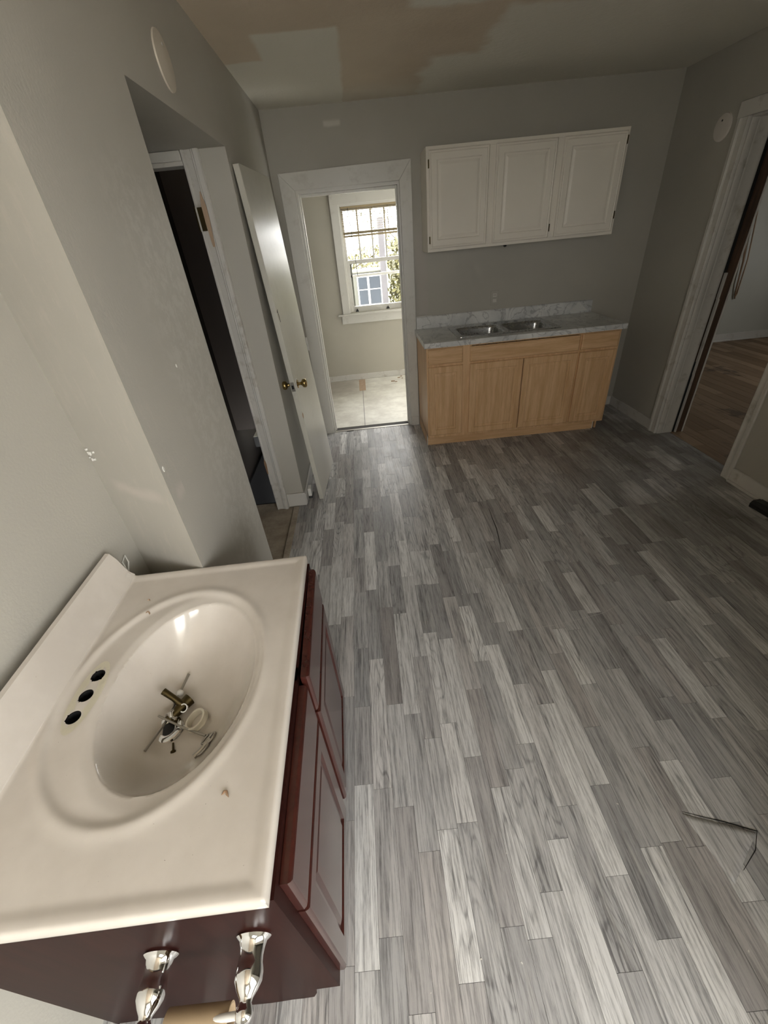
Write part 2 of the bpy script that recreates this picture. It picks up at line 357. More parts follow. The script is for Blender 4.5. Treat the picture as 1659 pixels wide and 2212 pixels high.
# ---------------- floor planks (printed strips, three hundred largest as parts)
def pid_attr(me, vals):
    a = me.attributes.new('pid', 'FLOAT_VECTOR', 'FACE')
    a.data.foreach_set('vector', [c for v in vals for c in v])
PW = .0690; planks = []
rows = int((3.29+.05)/PW)+1
rr = random.Random(11)
holes = []
for i in list(range(rows))+[-1, -2, -3, -4, -5]:
    x0 = -.046+i*PW; x1 = min(x0+PW, 3.17)
    if x1-x0 < .01: continue
    y = -5.7-rr.random()*.4
    lasttone = .5
    while y < 0:
        L = rr.choice([.30, .34, .38, .46, .55]); a, b = max(y, -5.7), min(y+L, 0.0); y += L
        if b-a < .02: continue
        xs0 = x0
        if (x0+x1)/2 > 1.47 and b < -4.05: continue
        if (x0+x1)/2 > 1.47: a = max(a, -4.09)
        if i < 0:
            b = min(b, -2.53)
            if b-a < .02: continue
        if (x0+x1)/2 > 3.05:
            a, b = max(a, -1.555), min(b, -.775)
            if b-a < .02: continue
        tone = rr.random(); 
        if abs(tone-lasttone) < .12: tone = (tone+.35) % 1
        lasttone = tone
        planks.append((xs0, x1, a, b, (tone, rr.random(), rr.random())))
G = .00045
def proj_size(p):
    c = Vector(((p[0]+p[1])/2, (p[2]+p[3])/2, 0)); d = c-Vector((.572, -4.033, 1.652)); z = d.dot(fw)
    if z < .3: return 0
    X = 829.5+889.4*d.dot(r_)/z; Y = 1106-889.4*d.dot(u_)/z
    if X < 560 or X > 1700 or Y > 2300 or Y < 860: return 0
    return (p[1]-p[0])*(p[3]-p[2])*(-d.z)/d.length*1/(z*z)
planks.sort(key=proj_size, reverse=True)
def plank_geo(p): return bx(p[0]+G, p[1]-G, p[2]+G, p[3]-G, -.0015, .0+.00012*p[4][1])
for p in planks[:300]:
    if proj_size(p) <= 0: continue
    o = link('plank', *plank_geo(p), MVIN, floor); pid_attr(o.data, [p[4]]*6)
rest = [p for p in planks[:300] if proj_size(p) <= 0]+planks[300:]
v, f = join([plank_geo(p) for p in rest]); o = link('plank_field', v, f, MVIN, floor); pid_attr(o.data, [p[4] for p in rest for _ in range(6)]); o['kind'] = 'stuff'
# torn and lifted corner of the sheet
A, B, Cc = Vector((1.449, -3.519, .0005)), Vector((1.632, -3.590, .018)), Vector((1.482, -3.700, .0005))
V, F = [], []; n = 10; idx = {}
for i in range(n+1):
    for j in range(n+1-i):
        a = i/n; b = j/n      # barycentric toward B (a) and C (b)
        p = A*(1-a-b)+B*a+Cc*b; z = .0012+.009*a**1.5
        jag = .003*noise.noise(Vector((a*9, b*9, 3)))*(1 if (j == 0 or i+j == n) else 0)
        idx[i, j] = len(V); V.append((p.x+jag, p.y+jag, z))
for i in range(n):
    for j in range(n-i):
        F.append((idx[i, j], idx[i+1, j], idx[i, j+1]))
        if i+j < n-1: F.append((idx[i+1, j], idx[i+1, j+1], idx[i, j+1]))
o = link('torn_flap', V, F, MVIN, floor, smooth=True); pid_attr(o.data, [(.45, .1, .3)]*len(F)); so = o.modifiers.new('thick', 'SOLIDIFY'); so.thickness = .0018; so.offset = 1
tag(o, 'torn corner of the vinyl lifted off the floor')
o = link('tear_gap_shade', *tube([(1.452, -3.514, .0005), (1.50, -3.532, .001), (1.56, -3.552, .001), (1.642, -3.585, .001), (1.60, -3.63, .001), (1.53, -3.672, .0006)], [.0005, .0012, .0018, .0018, .0012, .0006], 6), MBLACK, floor)  # black tube draws the dark gap and shade along the lifted edges
o = link('slit', *tube([(1.322, -1.66, .0), (1.312, -1.78, .0), (1.306, -1.90, .0), (1.292, -2.0, .0), (1.272, -2.11, .0)], [.0008, .0022, .003, .0026, .0008], 5), MBLACK, floor); tag(o, 'thin dark split in the vinyl')
o = link('curved_scratch', *tube([(1.138, -2.694, 0), (1.19, -2.712, 0), (1.244, -2.72, 0), (1.36, -2.715, 0), (1.483, -2.697, 0), (1.609, -2.675, 0), (1.711, -2.636, 0)], .0006, 5), MTRIM, floor); tag(o, 'pale curved scratch across the vinyl')
V, F = [], []; rr = random.Random(5)
for k in range(150):
    x, y = rr.uniform(.35, 2.6), rr.uniform(-3.95, -.7); s = rr.choice([.001, .0013, .0018, .0026]); a = rr.random()*PI
    v, f = bx(-s, s, -s*.6, s*.6, 0, s*.5); v = [(x+p[0]*math.cos(a)-p[1]*math.sin(a), y+p[0]*math.sin(a)+p[1]*math.cos(a), p[2]+.0003) for p in v]
    n0 = len(V); V += v; F += [tuple(i+n0 for i in q) for q in f]
o = link('paint_flecks', V, F, MTRIM); tag(o, 'small white paint flecks scattered over the grey vinyl floor', 'debris', kind='stuff')

# ---------------- baseboards
def bboard(name, poly_axis, *a, h=.09, t=.014, m=MTRIM2):
    x0, x1, y0, y1 = a
    L = [(x0, x1, y0, y1, 0.001, h)]
    o = boxes(name, m, None, L, bevel=.004); tag(o, kind='structure'); return o
bboard('baseboard_right', 'Y', 3.036, 3.05, -.69, -.002)
bboard('baseboard_right_near', 'Y', 3.034, 3.05, -4.08, -1.63, h=.105)
tag(box('trim_2', MTRIM2, None, 3.022, 3.034, -4.08, -1.63, .001, .02, bevel=.006), kind='structure')
bboard('baseboard_back', 'X', 2.66, 3.034, -.014, -.001)
bboard('baseboard_left', 'Y', .001, .015, -1.348, -.02)
tag(box('baseboard_alcove', MTRIM2, None, -.126, .012, -1.366, -1.351, .001, .108, bevel=.004), kind='structure')

# ---------------- door casings (moulded boards)
def casing_profile(w, d):       # (across, out) points of a moulded casing
    return [(0, 0), (0, d*.7), (w*.05, d), (w*.28, d), (w*.32, d*.72), (w*.38, d*.9), (w*.42, d*.72), (w*.80, d*.62), (w*.86, d*.85), (w*.95, d*.85), (w, d*.5), (w, 0)]
# back doorway: flat boards with an inner stop
dc = empty('trim_3', (0, 0, 0), kind='structure')
def polyY(name, poly, y0, y1, m, par, bevel=.003): return link(name, *prism(poly, y0, y1, 'Y'), m, par, bevel=bevel)
polyY('casing_side', [(.060, .001), (.168, .001), (.163, 1.985), (.056, 2.094)], -.022, 0, MTRIM, dc)
polyY('casing_side', [(.968, .001), (1.050, .001), (1.062, 2.109), (.966, 1.985)], -.022, 0, MTRIM, dc)
polyY('casing_head', [(.056, 2.094), (.163, 1.985), (.966, 1.985), (1.064, 2.109)], -.023, 0, MTRIM, dc)
box('jamb', MTRIM, dc, .165, .183, -.0, .125, 0, 1.99); box('jamb', MTRIM, dc, .952, .970, 0, .125, 0, 1.99); box('jamb_head', MTRIM, dc, .183, .952, 0, .125, 1.965, 1.99)
box('door_stop', MTRIM, dc, .183, .195, .05, .085, 0, 1.965, bevel=.002); box('door_stop', MTRIM, dc, .940, .952, .05, .085, 0, 1.965, bevel=.002); box('door_stop', MTRIM, dc, .195, .940, .05, .085, 1.945, 1.965, bevel=.002)
box('plinth', MTRIM2, dc, .972, 1.048, -.030, -.0, 0.001, .095, bevel=.004)
box('threshold', MZINC, dc, .183, .952, .0, .03, .0005, .004, bevel=.001)
# alcove doorway
ac = empty('trim_4', (-.2, -1.35, 0), kind='structure')
pr = [( -.128-p+.2, -q) for p, q in casing_profile(.088, .032)]
link('casing_side', *prism(pr, -.008, 2.07), MTRIM2, ac, bevel=.0015)
box('casing_head', MTRIM, ac, -.62, .0-.016, -.028, 0, 2.030, 2.069, bevel=.003); box('head_stop', MTRIM2, ac, -.62, -.0, -.016, .08, 2.012, 2.030, bevel=.002)
box('jamb', MTRIM2, ac, -.016, .0, -.002, .10, -.01, 2.012)
V = []; pts = [(.012*math.cos(a)*(1+.2*math.sin(3*a)), .118*math.sin(a)*(1+.06*math.sin(5*a))) for a in [2*PI*k/22 for k in range(22)]]
link('bare_patch', *prism([(p[0]+.033, p[1]+1.785) for p in pts], -.033, -.026, 'Y'), MRAWL, ac)
hg = link('hinge', *join([bx(-.012, .022, -.036, -.031, 1.745, 1.845), bx(-.019, -.012, -.035, -.004, 1.742, 1.848)]), MBRASSD, ac, bevel=.001)
link('hinge_barrel', *tf(lathe([(.0045, 0), (.0045, .102)], 10), Matrix.Translation((-.006, -.040, 1.744))), MTRIM2, hg, smooth=True)
hg = link('hinge', *join([bx(-.012, .006, -.036, -.031, .22, .30)]), MTRIM2, ac, bevel=.001)
link('bare_patch', *prism([(p[0]*.6-.012, p[1]*.5+.36) for p in pts], -.031, -.018, 'Y'), MRAW, ac)
# doorway to the far room
rc = empty('trim_5', (3.05, -.75, 0), kind='structure')
pr = [(-q, .065-p) for p, q in casing_profile(.092, .024)]
link('casing_side', *prism(pr, .001, 2.095), MTRIM2, rc, bevel=.001)
pr = [(p, -.027-q*.8) for p, q in casing_profile(.135, .014)]
link('jamb', *prism([(a+.0, b) for a, b in pr], .001, 2.07), MTRIM2, rc, bevel=.001)
boxes('jamb_split', MTRIM2, rc, [(.155, .166, -.045, -.024, .001, .50), (.149, .160, -.045, -.024, 1.05, 1.22), (.152, .164, -.045, -.024, .50, 1.05)])
boxes('jamb_gap', MBLACK, rc, [(.135, .156, -.03, -.02, .001, .60), (.135, .160, -.03, -.02, 1.22, 2.07)])
box('raw_stud', MSTUD, rc, .165, .215, -.04, .02, .001, 2.07); box('drywall_edge', MPLASTIC, rc, .215, .225, -.045, .02, .001, 2.07)
link('casing_head', *prism([(-.026, 2.062), (-.026, 2.14), (-.012, 2.145), (0, 2.145), (0, 2.062)], -.88, .065, 'Y'), MTRIM2, rc, bevel=.002)
box('jamb_head', MTRIM2, rc, 0, .135, -.80, -.03, 2.052, 2.07)
pr = [(-q*.6, -.845+p) for p, q in casing_profile(.075, .02)]
pr = [(-q*.6, -.88+p) for p, q in casing_profile(.075, .02)]
link('casing_side', *prism(pr, .001, 2.095), MTRIM2, rc, bevel=.001)
box('jamb', MTRIM2, rc, 0, .12, -.805, -.795, .001, 2.07)

# ---------------- back room with window
plate('wall_back_room', MWR, 'Y', 1.83, 1.98, -.9, 2.1, -.02, H, [(.43, 1.17, .855, 1.98)])
plate('wall_back_room_left', MWR, 'X', -.9, -.8, .11, 1.83, -.02, H)
plate('wall_back_room_right', MWR, 'X', 1.97, 2.09, .11, 1.83, -.02, H, [(.35, 1.65, .20, 2.1)])
tag(box('ceiling_back_room', MW, None, -.9, 2.1, .11, 1.98, H, H+.1), kind='structure')
fb = box('floor_back_room', MBLACK, None, -.9, 2.1, .11, 1.98, -.12, -.004); tag(fb, kind='structure')
for (x0, x1, ys) in ((-.8, .488, (.11, .75, 1.83)), (.491, 1.97, (.11, 1.10, 1.83)), ):
    for a, b in zip(ys, ys[1:]):
        o = box('tile', MTILE, fb, x0+.001, x1-.001, a+.001, b-.001, -.004, 0); pid_attr(o.data, [(random.random(), 0, 0)]*6)
box('bare_strip', MRAWL, fb, .445, .53, 1.30, 1.80, 0, .0015)
bboard('baseboard_back_room', 'X', -.8, 1.97, 1.814, 1.829, h=.075)
V, F = join([bx(x, x+s, y, y+s*.5, 0, .006) for x, y, s in ((.98, 1.70, .035), (1.03, 1.66, .02), (1.02, 1.76, .03), (.88, 1.56, .05), (.93, 1.53, .03), (1.08, 1.60, .02))])
tag(link('floor_debris', V, F, MRAW), 'dark scraps of debris on the pale floor under the window', 'debris', kind='stuff')
w1 = empty('window_1', (.80, 1.83, .855), kind='structure')
def wb(name, m, x0, x1, y0, y1, z0, z1, bevel=.003, par=None): return box(name, m, par or w1, x0-.8, x1-.8, y0-1.83, y1-1.83, z0-.855, z1-.855, bevel=bevel)
wb('casing_side', MTRIM, .340, .433, 1.808, 1.83, .84, 1.98); wb('casing_side', MTRIM, 1.167, 1.262, 1.808, 1.83, .84, 1.98); wb('casing_head', MTRIM, .340, 1.262, 1.806, 1.83, 1.975, 2.09)
wb('window_sill', MTRIM, .275, 1.325, 1.785, 1.87, .822, .846, .006); wb('apron', MTRIM, .32, 1.28, 1.812, 1.83, .725, .822)
wb('jamb', MTRIM, .431, .448, 1.83, 1.98, .846, 1.98); wb('jamb', MTRIM, 1.152, 1.169, 1.83, 1.98, .846, 1.98); wb('jamb_head', MTRIM, .448, 1.152, 1.83, 1.98, 1.955, 1.98)
us = wb('upper_sash', MTRIM, .448, .478, 1.905, 1.935, 1.39, 1.955); wb('sash_rail', MTRIM, .478, 1.122, 1.905, 1.935, 1.39, 1.425); wb('sash_rail', MTRIM, .478, 1.122, 1.905, 1.935, 1.915, 1.955); wb('sash_stile', MTRIM, 1.122, 1.152, 1.905, 1.935, 1.39, 1.955)
for k in (1, 2, 3): wb('muntin', MTRIM, .478+k*.161-.010, .478+k*.161+.010, 1.912, 1.928, 1.425, 1.915, .001)
wb('pane', MGLASS, .478, 1.122, 1.919, 1.922, 1.425, 1.915, 0)
wb('sash_stile', MTRIM, .448, .492, 1.865, 1.90, .850, 1.425); wb('sash_stile', MTRIM, 1.108, 1.152, 1.865, 1.90, .850, 1.425); wb('sash_rail', MTRIM, .492, 1.108, 1.865, 1.90, .850, .915); wb('sash_rail', MTRIM, .492, 1.108, 1.865, 1.90, 1.385, 1.425)
wb('pane', MGLASS, .492, 1.108, 1.881, 1.884, .915, 1.385, 0)
wb('storm_rail', MTRIM, .47, 1.13, 1.95, 1.97, 1.235, 1.265); wb('storm_stile', MSIDE, .47, .515, 1.95, 1.97, .87, 1.40)
wb('sash_lift', MPLASTIC, .79, .85, 1.852, 1.866, .878, .888)
for x in (.50, .90): link('sash_catch', *prism([(x-.8, -.004), (x-.8+.05, -.004), (x-.8+.03, .038)], .02, .032, 'Y'), MBLACK, w1)
# blind, half raised
bl = empty('window_blind', (.80, 1.855, 1.70), 'cream slatted blind pulled halfway up in the back room window', 'blind')
box('head_rail', MBLIND, bl, -.345, .345, -.018, .018, .235, .255, bevel=.003); box('bottom_rail', MBLIND, bl, -.340, .340, -.014, .014, -.042, -.022, bevel=.003)
V, F = prism([(-.014, .0035), (0, .0055), (.014, .0035), (.014, .001), (0, .003), (-.014, .001)], -.34, .34, 'X')
sl = bpy.data.meshes.new('slat'); sl.from_pydata(V, [], F); sl.materials.append(MBLIND)
for k in range(10):
    o = bpy.data.objects.new('slat', sl); C.objects.link(o); o.parent = bl; o.location = (0, 0, .030+k*.0215); o.rotation_euler = (math.radians(8), 0, 0)
for k in range(6):
    o = bpy.data.objects.new('slat', sl); C.objects.link(o); o.parent = bl; o.location = (0, 0, .006-k*.0045)
for x in (-.16, .02, .20): link('ladder_cord', *tube([(x, -.016, -.03), (x, -.016, .24)], .003, 6), MBLIND, bl)
link('wand', *tube([(-.26, -.025, .24), (-.245, -.03, 0), (-.22, -.035, -.44)], .0032, 6), MGREYB, bl)

# ---------------- far room (right)
ff = box('floor_far', MBLACK, None, 3.17, 7.1, -3.2, 1.95, -.12, -.006); tag(ff, kind='structure')
rr = random.Random(3); nb = 0; x = 3.172; rest = []
while x < 7.0:
    wdt = .105; ya = -3.2-rr.random()*.8
    while ya < 1.93:
        yb = ya+rr.uniform(1.5, 3.0); p = (x+.0015, min(x+wdt-.0015, 7.0), max(ya, -3.2)+.0015, min(yb, 1.93)-.0015, (rr.random(), rr.random(), rr.random())); ya = yb
        if p[3]-p[2] < .05: continue
        if p[0] < 6.6 and p[3] > -1.3: 
            o = link('board', *bx(p[0], p[1], p[2], p[3], -.006, -.001*rr.random()), MBOARD, ff); pid_attr(o.data, [p[4]]*6)
        else: rest.append(p)
    x += wdt
v, f = join([bx(p[0], p[1], p[2], p[3], -.006, 0) for p in rest]); o = link('board_field', v, f, MBOARD, ff); pid_attr(o.data, [p[4] for p in rest for _ in range(6)]); o['kind'] = 'stuff'
plate('wall_far', MWF, 'Y', 1.86, 1.96, 3.1, 7.1, -.02, H)
plate('wall_far_side', MWF, 'X', 7.0, 7.1, -3.3, 1.96, -.02, H, [(-.5, .1, 1.0, 1.8)])  # the hole is an unseen window, added to light this room
plate('wall_far_rear', MWF, 'Y', -3.3, -3.2, 3.1, 7.1, -.02, H)
plate('wall_far_left', MWF, 'X', 3.17, 3.29, .11, 1.95, -.02, H)
plate('wall_far_left_near', MWF, 'X', 3.17, 3.26, -.72, .11, -.02, H); plate('wall_far_left_rear', MWF, 'X', 3.17, 3.29, -3.3, -1.56, -.02, H)
tag(box('ceiling_far', MW, None, 3.1, 7.1, -3.3, 1.96, H, H+.1), kind='structure'); 
bboard('baseboard_far', 'X', 3.29, 7.0, 1.845, 1.859, h=.10)
tag(box('trim_6', MTRIM2, None, 3.29, 7.0, 1.83, 1.845, .001, .02, bevel=.004), kind='structure')
pts = [(5.33, 1.845, 1.80), (5.36, 1.84, 1.62), (5.43, 1.83, 1.30), (5.50, 1.83, .98), (5.53, 1.83, .72), (5.565, 1.84, .56), (5.57, 1.845, .545), (5.575, 1.84, .60), (5.55, 1.83, 1.0), (5.47, 1.835, 1.5), (5.40, 1.845, 1.72)]
tag(link('hanging_cable', *tube(pts, [.012, .016, .012, .010, .009, .009, .009, .008, .007, .006, .004], 6), MBROWN if 'MBROWN' in globals() else MRAW, None, smooth=True), 'brown cable hanging in a long loop down the far room wall', 'cable')

# ================================================================ LEANING DOOR LEAF
Bn, Bf, Tn = Vector((.135, -1.302, .002)), Vector((.183, -.687, .002)), Vector((.036, -1.302, 2.016))
ex = (Bf-Bn).normalized(); uz = (Tn-Bn); uz = (uz-ex*uz.dot(ex)).normalized(); nrm = ex.cross(uz).normalized()   # towards the room
leaf = bpy.data.objects.new('door_leaf', None); C.objects.link(leaf); leaf.empty_display_size = .05
leaf.matrix_world = Matrix(((ex.x, -nrm.x, uz.x, Bn.x), (ex.y, -nrm.y, uz.y, Bn.y), (ex.z, -nrm.z, uz.z, Bn.z), (0, 0, 0, 1)))   # x along, y into the wall, z up
tag(leaf, 'loose narrow white painted door leaning against the left wall', 'door')
LW, LH = .617, 2.012
box('slab', MDOOR, leaf, 0, LW, 0, .033, 0, LH, bevel=.003)
kn = [(.0, 0), (.028, 0), (.030, .004), (.024, .008), (.011, .010), (.010, .026), (.016, .034), (.026, .040), (.029, .050), (.027, .060), (.018, .066), (.0, .067)]
kv = lathe(kn, 24, 'Y', cap=False)
o = link('knob', [(p[0]+.06, p[1], p[2]+.875) for p in kv[0]], kv[1], MBRASS, leaf, smooth=True, angle=60)
o = link('knob', [(p[0]+.06, .033-p[1], p[2]+.875) for p in kv[0]], kv[1], MBRASS, leaf, smooth=True, angle=60)
link('rose', [(p[0]+.06, p[1], p[2]+.875) for p in lathe([(.0, 0), (.036, 0), (.036, .003), (.030, .005)], 24, 'Y', False)[0]], lathe([(.0, 0), (.036, 0), (.036, .003), (.030, .005)], 24, 'Y', False)[1], MPLASTIC, leaf, smooth=True)
lp = box('latch_plate', MZINC, leaf, -.002, .001, .005, .028, .845, .905, bevel=.0005); box('latch_bolt', MBLACK, lp, -.006, -.001, .010, .023, .862, .885)
link('chipped_spot', *prism([(.010+.012*math.cos(a)*(1+.4*math.sin(2.7*a)), .672+.022*math.sin(a)*(1+.3*math.cos(3.1*a))) for a in [2*PI*k/14 for k in range(14)]], -.0008, .001, 'Y'), MRAWL, leaf)
link('gouge', *tube([(.026, -.0005, 1.33), (.030, -.0008, 1.30), (.033, -.0005, 1.262)], [.001, .002, .0015], 5), MBLACK, leaf); link('gouge', *tube([(.015, -.0005, 1.318), (.026, -.001, 1.330), (.036, -.0005, 1.332)], .0018, 5), MBLACK, leaf)
hg = box('hinge', MTRIM2, leaf, LW-.001, LW+.022, -.004, .004, .965, 1.055, bevel=.001); link('hinge_barrel', *tf(lathe([(.006, 0), (.006, .094)], 12), Matrix.Translation((LW+.004, -.006, .963))), MTRIM, hg, smooth=True)

# white block beside the baseboard
tag(box('wooden_block', MPLASTIC, None, .018, .046, -1.27, -1.205, .02, .085, bevel=.003), 'small white block on the floor by the alcove corner', 'block')
tag(box('dark_block', MGREYB, None, .018, .048, -1.27, -1.19, .001, .02, bevel=.002), 'small dark offcut under the white block by the alcove corner', 'block')

# round cover plates
o = empty('round_cover_plate', (0, -2.0, 2.195), 'cream round cover plate high on the left wall above the alcove', 'cover plate')
link('disc', *lathe([(.0, .010), (.040, .009), (.0745, .005), (.076, 0)], 40, 'X', True), paint('cream_plate', (.62, .56, .47), .5, .03, .1), o, smooth=True)
link('screw', *tf(lathe([(.004, 0), (.004, .0112)], 10, 'X'), Matrix.Translation((0, .0, .04))), MTRIM2, o)
o = empty('round_wall_cover', (3.05, -.545, 2.045), 'pinkish grey round cover with a dark hole by the right doorway', 'cover plate')
link('disc', *tf(lathe([(.0, .014), (.055, .013), (.070, .008), (.073, 0)], 40, 'X', True), Matrix.Scale(-1, 4, (1, 0, 0))), paint('grey_pink_plate', (.72, .67, .62), .5, .03, .2), o, smooth=True)
link('screw_hole', *tf(lathe([(.006, 0), (.006, .0145)], 12, 'X'), Matrix.Translation((0, .005, .035)) @ Matrix.Scale(-1, 4, (1, 0, 0))), MBLACK, o)
# outlet on the back wall
o = empty('wall_outlet', (1.765, 0, 1.105), 'grey painted outlet on the back wall above the kitchen sink', 'outlet')
box('cover', MW, o, -.036, .036, -.006, 0, -.058, .058, bevel=.003)
for z in (-.022, .022):
    r = box('receptacle', paint('receptacle_paint', (.66, .64, .58), .4), o, -.017, .017, -.008, -.005, z-.014, z+.014, bevel=.003)
    boxes('slot', MBLACK if z > 0 else MTRIM, r, [(-.008, -.005, -.0085, -.0075, z-.005, z+.006), (.005, .008, -.0085, -.0075, z-.005, z+.006)])
# things low on the right
o = empty('black_box', (2.985, -2.03, 0), 'black plastic box on the floor against the right baseboard', 'box', rz=.1)
link('body', *prism([(-.045, .001), (.030, .001), (.030, .038), (.018, .048), (-.030, .048), (-.045, .030)], -.10, .09, 'Y'), MBLACK, o, bevel=.004)
box('lid', paint('dark_green_plastic', (.03, .035, .028), .4, 0, 0), o, -.025, .020, -.085, .075, .047, .053, bevel=.002)

# ================================================================ KITCHEN
# upper cabinet
X0, X1, Z0, Z1, YF = 1.135, 2.570, 1.507, 2.130, -.290
uc = empty('upper_cabinet', ((X0+X1)/2, 0, Z0), 'white three door wall cabinet mounted above the kitchen sink', 'cabinet'); cx = (X0+X1)/2
box('carcass', MCABW, uc, X0-cx, X1-cx, YF+.018, -.001, 0, Z1-Z0, bevel=.002)
fr = [(X0, X1, Z0, Z0+.022), (X0, X1, Z1-.024, Z1), (X0, X0+.024, Z0+.022, Z1-.024), (X1-.026, X1, Z0+.022, Z1-.024), (1.575, 1.640, Z0+.022, Z1-.024), (2.055, 2.118, Z0+.022, Z1-.024)]
boxes('face_frame', MCABW, uc, [(a-cx, b-cx, YF, YF+.02, c-Z0, d-Z0) for a, b, c, d in fr], bevel=.001)
for i, (a, b) in enumerate(((1.153, 1.583), (1.630, 2.062), (2.108, 2.553))):
    z0, z1 = 1.526, 2.110; e = .055
    v, f = rectloft(a-cx, b-cx, z0-Z0, z1-Z0, [(0, 0), (0, .012), (.006, .018), (.010, .0185), (.016, .016), (.020, .019), (e, .019), (e+.006, .014), (e+.014, .0135), (e+.030, .018)], YF)
    d = link('door', v, f, MCABW, uc)
    hx = a-.003 if i == 0 else b+.001
    if i == 0: zs = (2.035, 1.585)
    elif i == 1: zs = (1.59,)
    else: zs = (2.06, 1.63)
    for z in zs: box('hinge', MBRASSD, d, hx-cx-.003, hx-cx+.005, YF-.016, YF-.002, z-Z0-.024, z-Z0+.024, bevel=.001)
tag(link('ceiling_hook', *tf(lathe([(.004, 0), (.012, .004), (.012, .014), (.006, .018)], 12), Matrix.Translation((1.765, -.20, 1.4885))), MBLACK, None, smooth=True), 'small black knob under the white wall cabinet', 'hook')

# base cabinet
bc = empty('base_cabinet', (1.84, 0, 0), 'honey wood sink base cabinet under the marble countertop', 'cabinet'); cx = 1.84
BX0, BX1, BF = 1.058, 2.632, -.59
boxes('carcass', MOAK, bc, [(BX0-cx, BX0-cx+.016, BF, -.012, .10, .874), (BX0-cx, BX0-cx+.016, BF+.065, -.012, .0, .10), (BX1-cx-.016, BX1-cx, BF, -.012, .10, .874), (BX1-cx-.016, BX1-cx, BF+.065, -.012, .0, .10), (BX0-cx, BX1-cx, BF, -.012, .10, .116), (BX0-cx, BX1-cx, -.022, -.012, .1, .874)])
box('toe_kick', MOAKH, bc, BX0-cx+.004, 2.590-cx, BF+.055, BF+.067, 0, .10)
box('toe_end_strip', MTRIM, bc, BX0-cx-.001, BX0-cx+.004, BF+.050, BF+.067, 0, .10)
box('toe_end_strip', MTRIM, bc, 2.590-cx, 2.597-cx, BF+.054, BF+.075, 0, .10)
ST = [(BX0, 1.080), (1.340, 1.425), (2.290, 2.330), (2.605, BX1)]
L = [(a, b, .100, .874) for a, b in ST]+[(a[1], b[0], c, d) for a, b in zip(ST, ST[1:]) for c, d in ((.862, .874), (.100, .122), (.722, .745))]
boxes('face_frame', MOAK, bc, [(a-cx, b-cx, BF-.018, BF, c, d) for a, b, c, d in L])
def bdoor(name, a, b, z0, z1, m, raised=True):
    e = .05
    lp = [(0, 0), (0, .014), (.005, .018), (e, .018), (e+.004, .012), (e+.016, .012), (e+.028, .016)] if raised else [(0, 0), (0, .012), (.008, .018), (.012, .018)]
    return link(name, *rectloft(a-cx, b-cx, z0, z1, lp, BF-.018), m, bc)
bdoor('drawer_front', 1.068, 1.352, .742, .862, MOAKH, False); bdoor('drawer_front', 1.412, 2.300, .738, .858, MOAKH, False); bdoor('drawer_front', 2.318, 2.618, .742, .864, MOAKH, False)
bdoor('door', 1.068, 1.352, .128, .722, MOAK); bdoor('door', 1.412, 1.850, .120, .722, MOAK); bdoor('door', 1.856, 2.300, .120, .722, MOAK); bdoor('door', 2.318, 2.618, .120, .722, MOAK)
# countertop with a cut-out
ct = empty('countertop', (1.84, 0, .876), 'grey veined marble laminate countertop along the back wall', 'countertop')
SX0, SX1, SY0, SY1 = 1.325, 2.165, -.555, -.085
CT = [(1.035, SX0+.02), (SX1-.02, 2.655)]
boxes('top_slab', MMARB, ct, [(1.040-cx, 2.655-cx, -.640, SY0+.02, 0, .038), (1.040-cx, 2.655-cx, SY1-.02, -.024, 0, .038), (1.040-cx, SX0+.02-cx, SY0+.02, SY1-.02, 0, .038), (SX1-.02-cx, 2.655-cx, SY0+.02, SY1-.02, 0, .038)])
link('backsplash', *prism([(-.002, .038), (-.022, .038), (-.022, .130), (-.016, .137), (-.002, .137)], 1.060-cx, 2.655-cx, 'X'), MMARB, ct)
link('peeled_end', *prism([(2.53-cx, .132), (2.62-cx, .052), (2.45-cx, .048)], -.0228, -.0215, 'Y'), paint('white_laminate_backing', (.70, .70, .68), .4), ct)
box('caulk_line', MTRIM, ct, 1.062-cx, 1.20-cx, -.012, -.0, .137, .142)
# double bowl sink
sk = empty('double_sink', (1.745, -.32, .914), 'double bowl stainless steel kitchen sink set in the countertop', 'sink')
def rrect(x0, x1, y0, y1, r, n=5):
    P = []
    for (cx_, cy_, a0) in ((x1-r, y1-r, 0), (x0+r, y1-r, PI/2), (x0+r, y0+r, PI), (x1-r, y0+r, 3*PI/2)):
        for k in range(n+1): a = a0+PI/2*k/n; P.append((cx_+r*math.cos(a), cy_+r*math.sin(a)))
    return P
def bowl(x0, x1, y0, y1):
    V, F = [], []; L = [(0, .006, .05), (.003, .004, .05), (.008, -.02, .05), (.016, -.13, .05), (.030, -.155, .06), (.055, -.160, .06)]
    for ins, z, r in L: V += [(p[0], p[1], z) for p in rrect(x0+ins, x1-ins, y0+ins, y1-ins, max(r-ins*.3, .02))]
    n = len(V)//len(L)
    for i in range(len(L)-1):
        for k in range(n): F.append((i*n+k, i*n+(k+1) % n, (i+1)*n+(k+1) % n, (i+1)*n+k))
    F.append(tuple((len(L)-1)*n+k for k in range(n))); return V, F
b1, b2 = (-.375, -.020, -.195, .135), (.020, .375, -.195, .135)
